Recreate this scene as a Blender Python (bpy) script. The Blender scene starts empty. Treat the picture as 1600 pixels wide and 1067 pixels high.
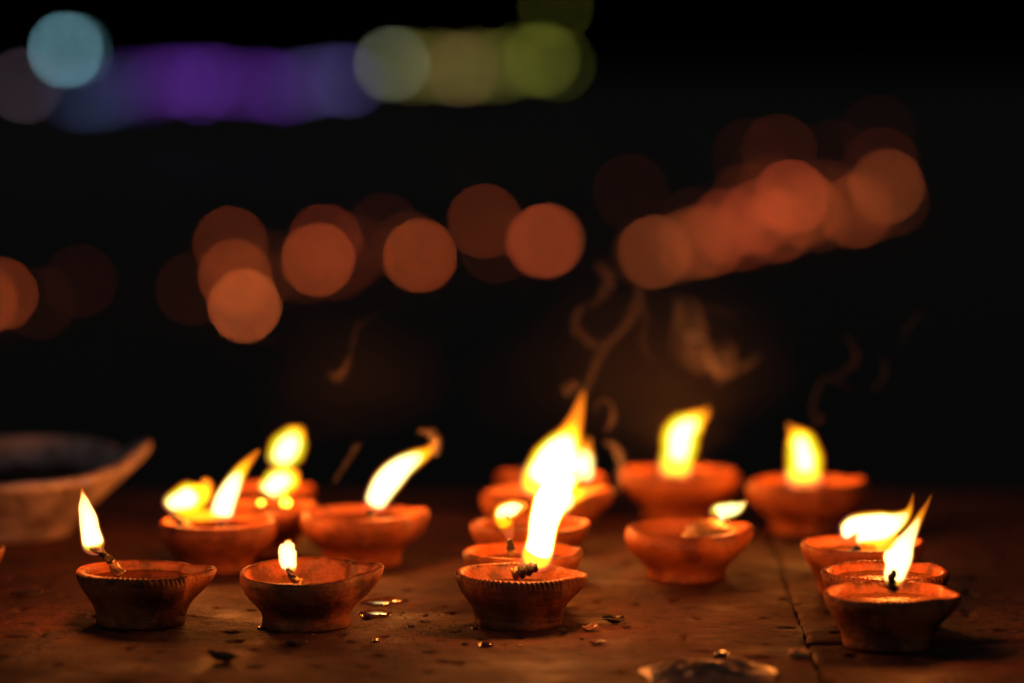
import bpy, bmesh, math, random
from mathutils import Vector, noise, Matrix

# ------------------------------------------------------------------ camera
FPX = 5000.0                       # focal length in photo pixels (1600 wide)
CAM_Z = 0.298
PITCH = math.atan(435.5 / FPX)            # horizon near the top of the frame
scene = bpy.context.scene
C = scene.collection

cam_d = bpy.data.cameras.new("camera")
cam = bpy.data.objects.new("camera", cam_d)
C.objects.link(cam)
cam.location = (0, 0, CAM_Z)
cam.rotation_euler = (math.pi / 2 - PITCH, 0, 0)
cam_d.sensor_width = 36.0
cam_d.lens = FPX / 1600 * 36.0
cam_d.clip_start = 0.05
cam_d.clip_end = 600
cam_d.dof.use_dof = True
cam_d.dof.focus_distance = 1.705
cam_d.dof.aperture_fstop = 2.72
scene.camera = cam

# ------------------------------------------------------------------ night sky
world = bpy.data.worlds.new("World")
scene.world = world
world.use_nodes = True
wn = world.node_tree
bg = wn.nodes["Background"]
sky = wn.nodes.new("ShaderNodeTexSky")
sky.sky_type = 'NISHITA'
sky.sun_disc = False
sky.sun_elevation = math.radians(-4)
sky.sun_rotation = math.radians(200)
hsv = wn.nodes.new("ShaderNodeHueSaturation")      # town glow greys the night sky
hsv.inputs["Saturation"].default_value = 0.12
wn.links.new(sky.outputs[0], hsv.inputs["Color"])
wn.links.new(hsv.outputs[0], bg.inputs[0])
bg.inputs[1].default_value = 1.0

# ------------------------------------------------------------------ exposure
vs = scene.view_settings
vs.view_transform = 'Standard'
vs.look = 'None'
vs.exposure = 0
vs.gamma = 1
cy = scene.cycles
cy.use_denoising = True
cy.use_adaptive_sampling = False
cy.sample_clamp_indirect = 0.15
cy.max_bounces = 6
cy.diffuse_bounces = 3
cy.glossy_bounces = 3
cy.volume_bounces = 0
cy.transparent_max_bounces = 48
cy.caustics_reflective = False
cy.caustics_refractive = False

FLAME_W = 0.225                    # watts of a middling flame
FLAME_COL = (1.0, 0.215, 0.025)

# ------------------------------------------------------------------ helpers
cp, sp_ = math.cos(PITCH), math.sin(PITCH)
def ray(px, py):
    u, v = (px - 800) / FPX, (533.5 - py) / FPX
    return Vector((u, cp + v * sp_, -sp_ + v * cp))
def ground(px, py, z=0.0):
    d = ray(px, py)
    t = (z - CAM_Z) / d.z
    return Vector((d.x * t, d.y * t, z))
def at(px, py, Y):
    d = ray(px, py)
    t = Y / d.y
    return Vector((d.x * t, Y, CAM_Z + d.z * t))

def link(name, me, mat=None, parent=None):
    o = bpy.data.objects.new(name, me)
    C.objects.link(o)
    if mat is not None and me is not None:
        if not me.materials:
            me.materials.append(mat)
    if parent is not None:
        o.parent = parent
    return o
def empty(name, loc=(0, 0, 0)):
    o = bpy.data.objects.new(name, None)
    C.objects.link(o)
    o.location = loc
    o.empty_display_size = 0.02
    return o
def tag(o, label=None, cat=None, group=None, kind=None):
    if label: o["label"] = label
    if cat: o["category"] = cat
    if group: o["group"] = group
    if kind: o["kind"] = kind
    return o
def mesh(name, verts, faces, smooth=True):
    me = bpy.data.meshes.new(name)
    me.from_pydata([tuple(v) for v in verts], [], faces)
    if smooth:
        me.polygons.foreach_set("use_smooth", [True] * len(me.polygons))
    me.update()
    return me

def catmull(pts, n):
    """pts: list of tuples, returns n+1 samples along the chain"""
    P = [Vector(p) if len(p) <= 4 else p for p in pts]
    m = len(P) - 1
    out = []
    for i in range(n + 1):
        t = i / n * m
        k = min(int(t), m - 1)
        f = t - k
        p1, p2 = P[k], P[k + 1]
        p0 = P[k - 1] if k > 0 else p1 * 2 - p2
        p3 = P[k + 2] if k + 2 <= m else p2 * 2 - p1
        out.append(0.5 * ((2 * p1) + (p2 - p0) * f + (2 * p0 - 5 * p1 + 4 * p2 - p3) * f * f
                          + (3 * p1 - p0 - 3 * p2 + p3) * f ** 3))
    return out

def sweep(name, spine, radii, seg=16, depth=1.0, twist=None, cav=0):
    """closed tube along a spine that lies roughly in an x-z plane; cross
    section = in-plane normal * r  and world y * r * depth"""
    verts, faces = [], []
    n = len(spine)
    for i, (p, r) in enumerate(zip(spine, radii)):
        a = spine[max(i - 1, 0)]; b = spine[min(i + 1, n - 1)]
        t = (b - a)
        t = t.normalized() if t.length > 1e-9 else Vector((0, 0, 1))
        side = Vector((t.z, 0, -t.x))
        side = side.normalized() if side.length > 1e-6 else Vector((1, 0, 0))
        back = t.cross(side).normalized()
        for k in range(seg):
            an = 2 * math.pi * k / seg
            rr = r
            if twist:
                rr = r * (1 + twist * math.sin(3 * an + i * 0.9))
            verts.append(p + side * (rr * math.cos(an)) + back * (rr * depth * math.sin(an)))
    for i in range(n - 1):
        for k in range(seg):
            k2 = (k + 1) % seg
            faces.append((i * seg + k, i * seg + k2, (i + 1) * seg + k2, (i + 1) * seg + k))
    verts.append(spine[cav]); verts.append(spine[-1])
    s0, s1 = len(verts) - 2, len(verts) - 1
    for k in range(seg):
        k2 = (k + 1) % seg
        faces.append((s0, k2, k))
        faces.append((s1, (n - 1) * seg + k, (n - 1) * seg + k2))
    return mesh(name, verts, faces)

# ------------------------------------------------------------------ materials
def mat_new(name):
    m = bpy.data.materials.new(name)
    m.use_nodes = True
    nt = m.node_tree
    return m, nt, nt.nodes["Principled BSDF"], nt.nodes["Material Output"]
def tex_noise(nt, scale, detail=4, rough=0.6, vec=None):
    n = nt.nodes.new("ShaderNodeTexNoise")
    n.inputs["Scale"].default_value = scale
    n.inputs["Detail"].default_value = detail
    n.inputs["Roughness"].default_value = rough
    if vec is not None:
        nt.links.new(vec, n.inputs["Vector"])
    return n
def ramp(nt, src, stops):
    r = nt.nodes.new("ShaderNodeValToRGB")
    e = r.color_ramp.elements
    while len(e) < len(stops):
        e.new(0.5)
    for el, (p, c) in zip(e, stops):
        el.position = p
        el.color = c if len(c) == 4 else (*c, 1)
    nt.links.new(src, r.inputs[0])
    return r
def bump(nt, src, strength, dist, prev=None):
    b = nt.nodes.new("ShaderNodeBump")
    b.inputs["Strength"].default_value = strength
    b.inputs["Distance"].default_value = dist
    nt.links.new(src, b.inputs["Height"])
    if prev is not None:
        nt.links.new(prev.outputs[0], b.inputs["Normal"])
    return b

def clay_material(name, dark, mid, light, rough=0.62, stain=0.55, dust=0.35):
    m, nt, p, out = mat_new(name)
    co = nt.nodes.new("ShaderNodeTexCoord").outputs["Object"]
    inf = nt.nodes.new("ShaderNodeObjectInfo")
    mp = nt.nodes.new("ShaderNodeVectorMath"); mp.operation = 'ADD'
    sc = nt.nodes.new("ShaderNodeVectorMath"); sc.operation = 'SCALE'
    sc.inputs[0].default_value = (3.1, 1.7, 2.3)
    nt.links.new(inf.outputs["Random"], sc.inputs["Scale"])
    nt.links.new(co, mp.inputs[0]); nt.links.new(sc.outputs[0], mp.inputs[1])
    v = mp.outputs[0]
    n1 = tex_noise(nt, 55, 5, 0.62, v)
    r1 = ramp(nt, n1.outputs[0], [(0.3, dark), (0.52, mid), (0.75, light)])
    n2 = tex_noise(nt, 700, 3, 0.7, v)
    r2 = ramp(nt, n2.outputs[0], [(0.35, (0.72, 0.7, 0.7)), (0.6, (1, 1, 1))])
    mx = nt.nodes.new("ShaderNodeMix"); mx.data_type = 'RGBA'; mx.blend_type = 'MULTIPLY'
    mx.inputs[0].default_value = 1
    nt.links.new(r1.outputs[0], mx.inputs[6]); nt.links.new(r2.outputs[0], mx.inputs[7])
    n5 = tex_noise(nt, 48, 5, 0.6, v)
    st = ramp(nt, n5.outputs[0], [(0.42, (stain,) * 3), (0.52, (1, 1, 1))])
    mx2 = nt.nodes.new("ShaderNodeMix"); mx2.data_type = 'RGBA'; mx2.blend_type = 'MULTIPLY'
    mx2.inputs[0].default_value = 1
    nt.links.new(mx.outputs[2], mx2.inputs[6]); nt.links.new(st.outputs[0], mx2.inputs[7])
    n6 = tex_noise(nt, 130, 6, 0.75, v)
    du = ramp(nt, n6.outputs[0], [(0.56, (0, 0, 0)), (0.72, (dust,) * 3)])
    mx3 = nt.nodes.new("ShaderNodeMix"); mx3.data_type = 'RGBA'
    nt.links.new(du.outputs[0], mx3.inputs[0])
    nt.links.new(mx2.outputs[2], mx3.inputs[6]); mx3.inputs[7].default_value = (0.50, 0.25, 0.12, 1)
    nt.links.new(mx3.outputs[2], p.inputs["Base Color"])
    rr = ramp(nt, n1.outputs[0], [(0.3, (rough - .25,) * 3), (0.55, (rough,) * 3), (0.7, (rough + .15,) * 3)])
    nt.links.new(rr.outputs[0], p.inputs["Roughness"])
    # throwing rings + grit
    mp2 = nt.nodes.new("ShaderNodeMapping"); mp2.inputs["Scale"].default_value = (25, 25, 420)
    nt.links.new(v, mp2.inputs[0])
    n3 = tex_noise(nt, 1, 3, 0.5, mp2.outputs[0])
    b1 = bump(nt, n3.outputs[0], 0.5, 0.0013)
    b2 = bump(nt, n2.outputs[0], 0.6, 0.0007, b1)
    b3 = bump(nt, n1.outputs[0], 0.7, 0.0030, b2)
    nt.links.new(b3.outputs[0], p.inputs["Normal"])
    return m

MAT = {}
MAT["clay"] = clay_material("terracotta_clay", (0.33, 0.076, 0.014), (0.47, 0.125, 0.022), (0.57, 0.175, 0.034))
MAT["clay_deep"] = clay_material("dark_red_clay", (0.17, 0.042, 0.009), (0.29, 0.080, 0.016), (0.41, 0.122, 0.027), 0.64, 0.35, 0.38)
MAT["glaze"] = clay_material("pale_glazed_clay", (0.38, 0.30, 0.28), (0.48, 0.39, 0.37), (0.56, 0.46, 0.44), 0.42)

def plain(name, col, rough, **kw):
    m, nt, p, out = mat_new(name)
    p.inputs["Base Color"].default_value = (*col, 1)
    p.inputs["Roughness"].default_value = rough
    for k, v in kw.items():
        p.inputs[k].default_value = v
    return m
def noisy(name, c0, c1, scale, r0, r1, bstr=0.4, bdist=0.001, **kw):
    m, nt, p, out = mat_new(name)
    co = nt.nodes.new("ShaderNodeTexCoord").outputs["Object"]
    n = tex_noise(nt, scale, 5, 0.6, co)
    r = ramp(nt, n.outputs[0], [(0.35, c0), (0.65, c1)])
    nt.links.new(r.outputs[0], p.inputs["Base Color"])
    q = ramp(nt, n.outputs[0], [(0.35, (r0,) * 3), (0.65, (r1,) * 3)])
    nt.links.new(q.outputs[0], p.inputs["Roughness"])
    b = bump(nt, n.outputs[0], bstr, bdist)
    nt.links.new(b.outputs[0], p.inputs["Normal"])
    for k, v in kw.items():
        p.inputs[k].default_value = v
    return m
MAT["oil"] = noisy("lamp_oil", (0.028, 0.0050, 0.0012), (0.048, 0.0085, 0.002), 60, 0.035, 0.06, 0.30, 0.002)
MAT["paste"] = noisy("dark_red_paste", (0.030, 0.006, 0.004), (0.085, 0.018, 0.010), 60, 0.55, 0.75, 0.9, 0.006)
MAT["wax"] = noisy("setting_ghee", (0.12, 0.040, 0.008), (0.26, 0.11, 0.025), 190, 0.08, 0.42, 0.8, 0.0022)
MAT["cotton"] = noisy("oily_cotton", (0.26, 0.13, 0.03), (0.42, 0.25, 0.07), 600, 0.12, 0.35, 0.8, 0.0012)
MAT["char"] = noisy("charred_cotton", (0.012, 0.010, 0.009), (0.045, 0.035, 0.03), 700, 0.55, 0.9, 1.0, 0.0012)
MAT["leaf"] = noisy("dry_leaf", (0.035, 0.022, 0.012), (0.09, 0.055, 0.025), 250, 0.25, 0.5, 0.6, 0.001)
MAT["wet_leaf"] = noisy("wet_crumpled_leaf", (0.16, 0.085, 0.04), (0.28, 0.16, 0.08), 120, 0.22, 0.40, 0.4, 0.001)
MAT["crumb"] = noisy("wick_crumb", (0.35, 0.2, 0.08), (0.6, 0.4, 0.18), 500, 0.3, 0.5, 0.8, 0.001)
MAT["grit"] = noisy("grit", (0.05, 0.03, 0.02), (0.16, 0.09, 0.05), 90, 0.5, 0.8)
MAT["puddle"] = plain("spilt_oil", (0.10, 0.045, 0.018), 0.06)
MAT["drop"] = plain("oil_bead", (0.05, 0.02, 0.008), 0.03)
MAT["metal"] = plain("dark_painted_metal", (0.03, 0.03, 0.032), 0.5)

# stone paving
def stone_material():
    m, nt, p, out = mat_new("worn_stone")
    co = nt.nodes.new("ShaderNodeTexCoord").outputs["Object"]
    n1 = tex_noise(nt, 9, 6, 0.62, co)
    n2 = tex_noise(nt, 75, 6, 0.68, co)
    n3 = tex_noise(nt, 420, 4, 0.7, co)
    c1 = ramp(nt, n1.outputs[0], [(0.3, (0.050, 0.0165, 0.010)), (0.5, (0.092, 0.030, 0.0175)), (0.72, (0.145, 0.050, 0.030))])
    c2 = ramp(nt, n2.outputs[0], [(0.34, (0.28, 0.26, 0.25)), (0.47, (0.85, 0.85, 0.85)), (0.62, (1.1, 1.1, 1.1)), (0.75, (1.45, 1.42, 1.4))])
    mx = nt.nodes.new("ShaderNodeMix"); mx.data_type = 'RGBA'; mx.blend_type = 'MULTIPLY'
    mx.inputs[0].default_value = 1
    nt.links.new(c1.outputs[0], mx.inputs[6]); nt.links.new(c2.outputs[0], mx.inputs[7])
    # oil and soot stains with their own outlines
    n4 = tex_noise(nt, 22, 3, 0.5, co)
    st = ramp(nt, n4.outputs[0], [(0.60, (1, 1, 1)), (0.66, (0.45, 0.42, 0.40))])
    mx2 = nt.nodes.new("ShaderNodeMix"); mx2.data_type = 'RGBA'; mx2.blend_type = 'MULTIPLY'
    mx2.inputs[0].default_value = 1
    nt.links.new(mx.outputs[2], mx2.inputs[6]); nt.links.new(st.outputs[0], mx2.inputs[7])
    nt.links.new(mx2.outputs[2], p.inputs["Base Color"])
    rr = ramp(nt, n4.outputs[0], [(0.35, (0.80,) * 3), (0.56, (0.68,) * 3), (0.66, (0.50,) * 3)])
    nt.links.new(rr.outputs[0], p.inputs["Roughness"])
    p.inputs["Specular IOR Level"].default_value = 0.3
    b1 = bump(nt, n1.outputs[0], 0.25, 0.003)
    b2 = bump(nt, n2.outputs[0], 1.0, 0.0042, b1)
    b3 = bump(nt, n3.outputs[0], 0.8, 0.0011, b2)
    nt.links.new(b3.outputs[0], p.inputs["Normal"])
    return m
MAT["stone"] = stone_material()
MAT["mortar"] = noisy("joint_dirt", (0.04, 0.017, 0.011), (0.07, 0.03, 0.02), 150, 0.8, 0.95, 0.8, 0.003)
MAT["earth"] = noisy("dark_earth", (0.020, 0.017, 0.013), (0.040, 0.034, 0.026), 0.4, 0.85, 0.95, 0.5, 0.05)
MAT["wall"] = noisy("rough_wall", (0.05, 0.045, 0.04), (0.09, 0.08, 0.07), 2.0, 0.8, 0.95, 0.5, 0.02)

# flames: glowing gas, brightest in the core
def gas(name, col, strength):
    m = bpy.data.materials.new(name)
    m.use_nodes = True
    nt = m.node_tree
    nt.nodes.remove(nt.nodes["Principled BSDF"])
    e = nt.nodes.new("ShaderNodeEmission")
    e.inputs[0].default_value = (*col, 1)
    e.inputs[1].default_value = strength
    nt.links.new(e.outputs[0], nt.nodes["Material Output"].inputs["Volume"])
    return m
MAT["gas_outer"] = gas("flame_outer", (1.0, 0.17, 0.005), 74)
MAT["gas_mid"] = gas("flame_mantle", (0.34, 1.0, 0.006), 92)
MAT["gas_core"] = gas("flame_core", (1.0, 0.80, 0.42), 290)
MAT["gas_tip"] = gas("flame_tip", (1.0, 0.23, 0.008), 190)
MAT["gas_blue"] = gas("flame_foot", (0.30, 0.28, 0.62), 5)

def smoke_mat(name, dens):
    m = bpy.data.materials.new(name)
    m.use_nodes = True
    nt = m.node_tree
    nt.nodes.remove(nt.nodes["Principled BSDF"])
    v = nt.nodes.new("ShaderNodeVolumeScatter")
    v.inputs["Color"].default_value = (0.92, 0.76, 0.68, 1)
    v.inputs["Density"].default_value = dens
    v.inputs["Anisotropy"].default_value = 0.2
    nt.links.new(v.outputs[0], nt.nodes["Material Output"].inputs["Volume"])
    return m
MAT["smoke_thick"] = smoke_mat("lamp_smoke_thick", 8)
MAT["smoke"] = smoke_mat("lamp_smoke", 9)
MAT["smoke_thin"] = smoke_mat("lamp_smoke_thin", 3.2)

def glow(name, col, strength):
    m, nt, p, out = mat_new(name)
    p.inputs["Base Color"].default_value = (0.6, 0.5, 0.4, 1)
    p.inputs["Roughness"].default_value = 0.4
    p.inputs["Emission Color"].default_value = (*col, 1)
    p.inputs["Emission Strength"].default_value = strength
    return m

# ------------------------------------------------------------------ setting
# lower ground to the horizon
GROUND_Z = -1.8
def sheet(name, x0, x1, y0, y1, z, mat, kind="structure"):
    me = mesh(name, [(x0, y0, z), (x1, y0, z), (x1, y1, z), (x0, y1, z)], [(0, 1, 2, 3)], False)
    o = link(name, me, mat)
    o["kind"] = kind
    return o
sheet("ground", -300, 300, -60, 520, GROUND_Z, MAT["earth"])

# the terrace the lamps stand on: a body with stone slabs as its paving
EDGE_Y = ground(800, 762).y
def box(name, x0, x1, y0, y1, z0, z1, mat, parent=None):
    v = [(x, y, z) for x in (x0, x1) for y in (y0, y1) for z in (z0, z1)]
    f = [(0, 1, 3, 2), (4, 6, 7, 5), (0, 4, 5, 1), (2, 3, 7, 6), (0, 2, 6, 4), (1, 5, 7, 3)]
    return link(name, mesh(name, v, f, False), mat, parent)
terrace = box("terrace", -2.4, 2.4, 0.3, EDGE_Y - 0.004, GROUND_Z - 0.2, -0.035, MAT["mortar"])
terrace["kind"] = "structure"

def floor_h(x, y):
    """height of the worn paving (shared by the slabs and the things on them)"""
    return (0.0012 * noise.noise(Vector((x * 9, y * 9, 1.3)))
            + 0.0005 * noise.noise(Vector((x * 40, y * 40, 4.1))))

def slab(poly, seed, step=0.0021, drop=0.0):
    """quad slab: corners in order front-left, front-right, back-right, back-left"""
    a, b, c, d = [Vector((p[0], p[1], 0)) for p in poly]
    nx = max(4, int((b - a).length / step)); ny = max(4, int((d - a).length / step))
    nx = min(nx, 420); ny = min(ny, 380)
    verts, faces = [], []
    for j in range(ny + 1):
        for i in range(nx + 1):
            u, v = i / nx, j / ny
            p = (a * (1 - u) + b * u) * (1 - v) + (d * (1 - u) + c * u) * v
            ex = min(u * (b - a).length, (1 - u) * (b - a).length)
            ey = min(v * (d - a).length, (1 - v) * (d - a).length)
            e = min(ex, ey)
            wob = 0.0016 * noise.noise(Vector((p.x * 60, p.y * 60, seed)))
            z = floor_h(p.x, p.y) - drop
            pit = noise.noise(Vector((p.x * 95, p.y * 70, seed + 7)))
            if pit > 0.42: z -= min((pit - 0.42) * 0.010, 0.0020)
            if e < 0.004:
                z -= 0.0012 * (1 - e / 0.004) ** 2 * (1.0 + 300 * wob)
            if i in (0, nx): p = p + Vector((wob, 0, 0))
            if j in (0, ny): p = p + Vector((0, wob, 0))
            verts.append((p.x, p.y, z))
    for j in range(ny):
        for i in range(nx):
            k = j * (nx + 1) + i
            faces.append((k, k + 1, k + nx + 2, k + nx + 1))
    # skirt
    ring = ([i for i in range(nx + 1)] + [j * (nx + 1) + nx for j in range(1, ny + 1)]
            + [ny * (nx + 1) + i for i in range(nx - 1, -1, -1)] + [j * (nx + 1) for j in range(ny - 1, 0, -1)])
    base = len(verts)
    for k in ring:
        verts.append((verts[k][0], verts[k][1], -0.034))
    for q in range(len(ring)):
        q2 = (q + 1) % len(ring)
        faces.append((ring[q], base + q, base + q2, ring[q2]))
    return link("stone_slab", mesh("stone_slab", verts, faces), MAT["stone"], terrace)

J0 = ground(1216, 870); J1 = ground(1268, 1020)          # the joint seen on the right
def jx(y):
    return J0.x + (J1.x - J0.x) * (y - J0.y) / (J1.y - J0.y)
G = 0.0005
YF = 1.2
YR1 = ground(1300, 1000).y                                # cross joint under the front right lamp
YB = ground(400, 815).y
xl = -0.62
slab([(xl + G, YF), (jx(YF) - G, YF), (jx(YB) - G, YB - G), (xl + G, YB - G)], 3.0)
slab([(xl + G, YB + G), (jx(YB) - G, YB + G), (jx(EDGE_Y) - G, EDGE_Y), (xl + G, EDGE_Y)], 5.0)
slab([(jx(YF) + G, YF), (0.75, YF), (0.75, YR1 - G), (jx(YR1) + G, YR1 - G)], 9.0, drop=0.0012)
slab([(jx(YR1) + G, YR1 + G), (0.75, YR1 + G), (0.75, EDGE_Y), (jx(EDGE_Y) + G, EDGE_Y)], 12.0)
slab([(-1.5, YF), (xl - G, YF), (xl - G, EDGE_Y), (-1.5, EDGE_Y)], 15.0, step=0.012)
slab([(0.75 + 2 * G, YF), (1.6, YF), (1.6, EDGE_Y), (0.75 + 2 * G, EDGE_Y)], 18.0, step=0.012)

# ------------------------------------------------------------------ oil lamps
RIM = [(0.994, 0.825), (0.972, 0.845), (0.940, 0.850), (0.905, 0.838), (0.880, 0.810), (0.862, 0.76),
       (0.838, 0.68), (0.795, 0.58), (0.72, 0.47), (0.60, 0.38), (0.42, 0.32), (0.2, 0.295)]
PROFILE = [(0.30, 0.0), (0.62, 0.0), (0.675, 0.008), (0.695, 0.035), (0.70, 0.08), (0.704, 0.14),
           (0.722, 0.21), (0.757, 0.29), (0.805, 0.375), (0.862, 0.46), (0.912, 0.54), (0.954, 0.62),
           (0.984, 0.69), (0.998, 0.745), (1.003, 0.79)] + RIM
PROFILE_FOOT = [(0.30, 0.0), (0.60, 0.0), (0.655, 0.01), (0.665, 0.05), (0.655, 0.12), (0.66, 0.18),
           (0.69, 0.25), (0.745, 0.32), (0.815, 0.395), (0.88, 0.47), (0.928, 0.545), (0.965, 0.625),
           (0.990, 0.70), (1.0, 0.75), (1.0, 0.795)] + RIM
PROFILE_ROUND = [(0.30, 0.0), (0.58, 0.0), (0.63, 0.01), (0.645, 0.05), (0.64, 0.13), (0.655, 0.20),
           (0.715, 0.275), (0.80, 0.35), (0.875, 0.425), (0.935, 0.50), (0.975, 0.58), (0.995, 0.655),
           (1.0, 0.715), (0.992, 0.765), (0.975, 0.80), (0.948, 0.832), (0.915, 0.848), (0.885, 0.845), (0.858, 0.828),
           (0.838, 0.795), (0.825, 0.75), (0.80, 0.67), (0.75, 0.57), (0.68, 0.47), (0.56, 0.38), (0.40, 0.32), (0.2, 0.295)]
def smooth01(a, b, x):
    t = max(0.0, min(1.0, (x - a) / (b - a)))
    return t * t * (3 - 2 * t)
def adiff(a, b):
    return (a - b + math.pi) % (2 * math.pi) - math.pi

def bowl_mesh(R, prof, spout, spout_amt, ridged, seed, nseg, rough=1.0, spout_lift=0.04, spout_w=0.30, tilt=(0, 0)):
    verts, faces = [], []
    notches = 72
    np_ = len(prof)
    for i, (pr, pz) in enumerate(prof):
        for k in range(nseg):
            th = 2 * math.pi * k / nseg
            w = smooth01(0.28, 0.84, pz)
            if i >= 19: w *= smooth01(0.30, 0.8, pz)
            d = adiff(th, spout)
            g = math.exp(-abs(d / spout_w) ** 3)
            r = pr + w * (spout_amt * g - 0.42 * spout_amt * math.exp(-((abs(d) - spout_w * 1.95) / 0.17) ** 2))
            z = pz + w * spout_lift * g
            c, s = math.cos(th), math.sin(th)
            nv = noise.noise(Vector((c * 1.4 + seed, s * 1.4, pz * 2.2)))
            nv2 = noise.noise(Vector((c * 6 + seed, s * 6, pz * 7)))
            r *= 1 + rough * (0.030 * nv + 0.007 * nv2)
            z += rough * pz * (0.018 * noise.noise(Vector((c * 1.2, s * 1.2, seed + 5)))
                               + 0.006 * noise.noise(Vector((c * 7, s * 7, seed + 9))))
            if ridged and 13 <= i <= 18:
                fall = 1 - smooth01(spout_w * 0.8, spout_w * 1.6, spout_w * 2.4 - abs(d)) if spout_amt > 0 else 1
                a = {13: 0.35, 14: 0.95, 15: 1.0, 16: 0.95, 17: 0.6, 18: 0.2}[i]
                ph = notches * th + (i - 14) * 1.15 + 3.2 * noise.noise(Vector((c * 2, s * 2, seed)))
                amp = 0.72 + 0.95 * noise.noise(Vector((c * 5, s * 5, seed + 3)))
                cut = (0.5 - 0.5 * math.cos(ph)) ** 2
                r += (0.010 - 0.034 * cut * amp) * a * fall
                z += (0.006 - 0.024 * cut * amp) * a * fall
            z = max(z, 0) + smooth01(0.1, 0.8, pz) * r * (tilt[0] * s - tilt[1] * c)
            verts.append((R * r * c, R * r * s, R * z))
    for i in range(np_ - 1):
        for k in range(nseg):
            k2 = (k + 1) % nseg
            faces.append((i * nseg + k, i * nseg + k2, (i + 1) * nseg + k2, (i + 1) * nseg + k))
    verts.append((0, 0, 0)); verts.append((0, 0, R * 0.29))
    b0, b1 = len(verts) - 2, len(verts) - 1
    for k in range(nseg):
        k2 = (k + 1) % nseg
        faces.append((b0, k2, k))
        faces.append((b1, (np_ - 1) * nseg + k, (np_ - 1) * nseg + k2))
    return mesh("bowl", verts, faces)

def fill_mesh(R, level, rad, spout, spout_amt, seed, lumpy=0.0):
    verts, faces = [], []
    nr, ns = 14, 72
    for i in range(1, nr + 1):
        for k in range(ns):
            th = 2 * math.pi * k / ns
            g = math.exp(-(adiff(th, spout) / 0.28) ** 2)
            r = rad * (i / nr) * (1 + (0.75 * spout_amt * g if i > nr * 0.5 else 0))
            c, s = math.cos(th), math.sin(th)
            z = level + 0.010 * (i / nr) ** 8
            z += lumpy * (noise.noise(Vector((c * r * 4 + seed, s * r * 4, 2.0)))
                          + 0.5 * noise.noise(Vector((c * r * 11 + seed, s * r * 11, 2.0))))
            verts.append((R * r * c, R * r * s, R * z))
    for i in range(nr - 1):
        for k in range(ns):
            k2 = (k + 1) % ns
            faces.append((i * ns + k, i * ns + k2, (i + 1) * ns + k2, (i + 1) * ns + k))
    verts.append((0, 0, R * level))
    for k in range(ns):
        faces.append((len(verts) - 1, k, (k + 1) % ns))
    return mesh("fill", verts, faces)

flame_seed = [0]
def flame(parent, pts, Y, power=1.0, ranges=None, core=True, wob=0.004, org=None, tipfade=True, foot=True):
    """pts: (px, py, radius_px) from the wick up. Y: the world depth it burns at"""
    flame_seed[0] += 1
    s = flame_seed[0]
    base = Vector(parent.location) if org is None else org
    k = Y / FPX
    P = []
    for q, (x, y, r) in enumerate(pts):
        w = at(x, y, Y + wob * noise.noise(Vector((q * 0.8, s * 3.7, 0))))
        P.append((w.x - base.x, w.y - base.y, w.z - base.z, r * k))
    N = 30
    S = catmull(P, N)
    def layer(name, t0, t1, rs, mat, par, round0=0.10, round1=0.10, cav=0):
        sp, ra = [], []
        for i in range(N + 1):
            t = t0 + (t1 - t0) * i / N
            f = t * N
            a = min(int(f), N - 1)
            v = S[a].lerp(S[a + 1], f - a)
            u = i / N
            e = 1.0
            if u < round0: e = math.sqrt(max(0.0, 1 - (1 - u / round0) ** 2))
            if u > 1 - round1: e *= math.sqrt(max(0.0, 1 - ((u - 1 + round1) / round1) ** 2))
            lick = 0.03 * math.sin(t * 9.0 + s * 1.7) + 0.06 * noise.noise(Vector((t * 6.5, s * 4.3, 1.1)))
            sp.append(Vector(v[:3]) + Vector((0.16 * v[3] * noise.noise(Vector((t * 5.0, s * 2.9, 6.0))), 0, 0)))
            ra.append(max(0.00012, v[3] * rs * e * (1 + lick)))
        return link(name, sweep(name, sp, ra, 18, 0.82, None, cav), mat, par)
    rg = ranges or {"mid": (0.07, 0.84, 0.90), "core": (0.17, 0.72, 0.80)}
    o = layer("flame", 0, 1, 1.0, MAT["gas_outer"], parent)
    layer("mantle", rg["mid"][0], rg["mid"][1], rg["mid"][2] * 0.95, MAT["gas_mid"], o, 0.10, 0.45, 4)
    if core:
        layer("core", max(0.03, rg["core"][0] - 0.07), rg["core"][1], rg["core"][2], MAT["gas_core"], o, 0.07, 0.40, 8)
    layer("tip", max(0.45, rg["mid"][1] - 0.30), 1.0, 0.80, MAT["gas_tip"], o, 0.25, 0.05, 6)
    if foot:
        layer("foot", 0.0, 0.26, 1.08, MAT["gas_blue"], o, 0.3, 0.3)
    # the flame's own light
    ld = bpy.data.lights.new("flame_light", 'POINT')
    ld.energy = FLAME_W * power
    ld.color = FLAME_COL
    ld.shadow_soft_size = 0.007
    lo = bpy.data.objects.new("flame_light", ld)
    C.objects.link(lo)
    lo.parent = parent
    m = S[int(N * 0.42)]
    lo.location = (m[0], m[1], m[2])
    return o

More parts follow.
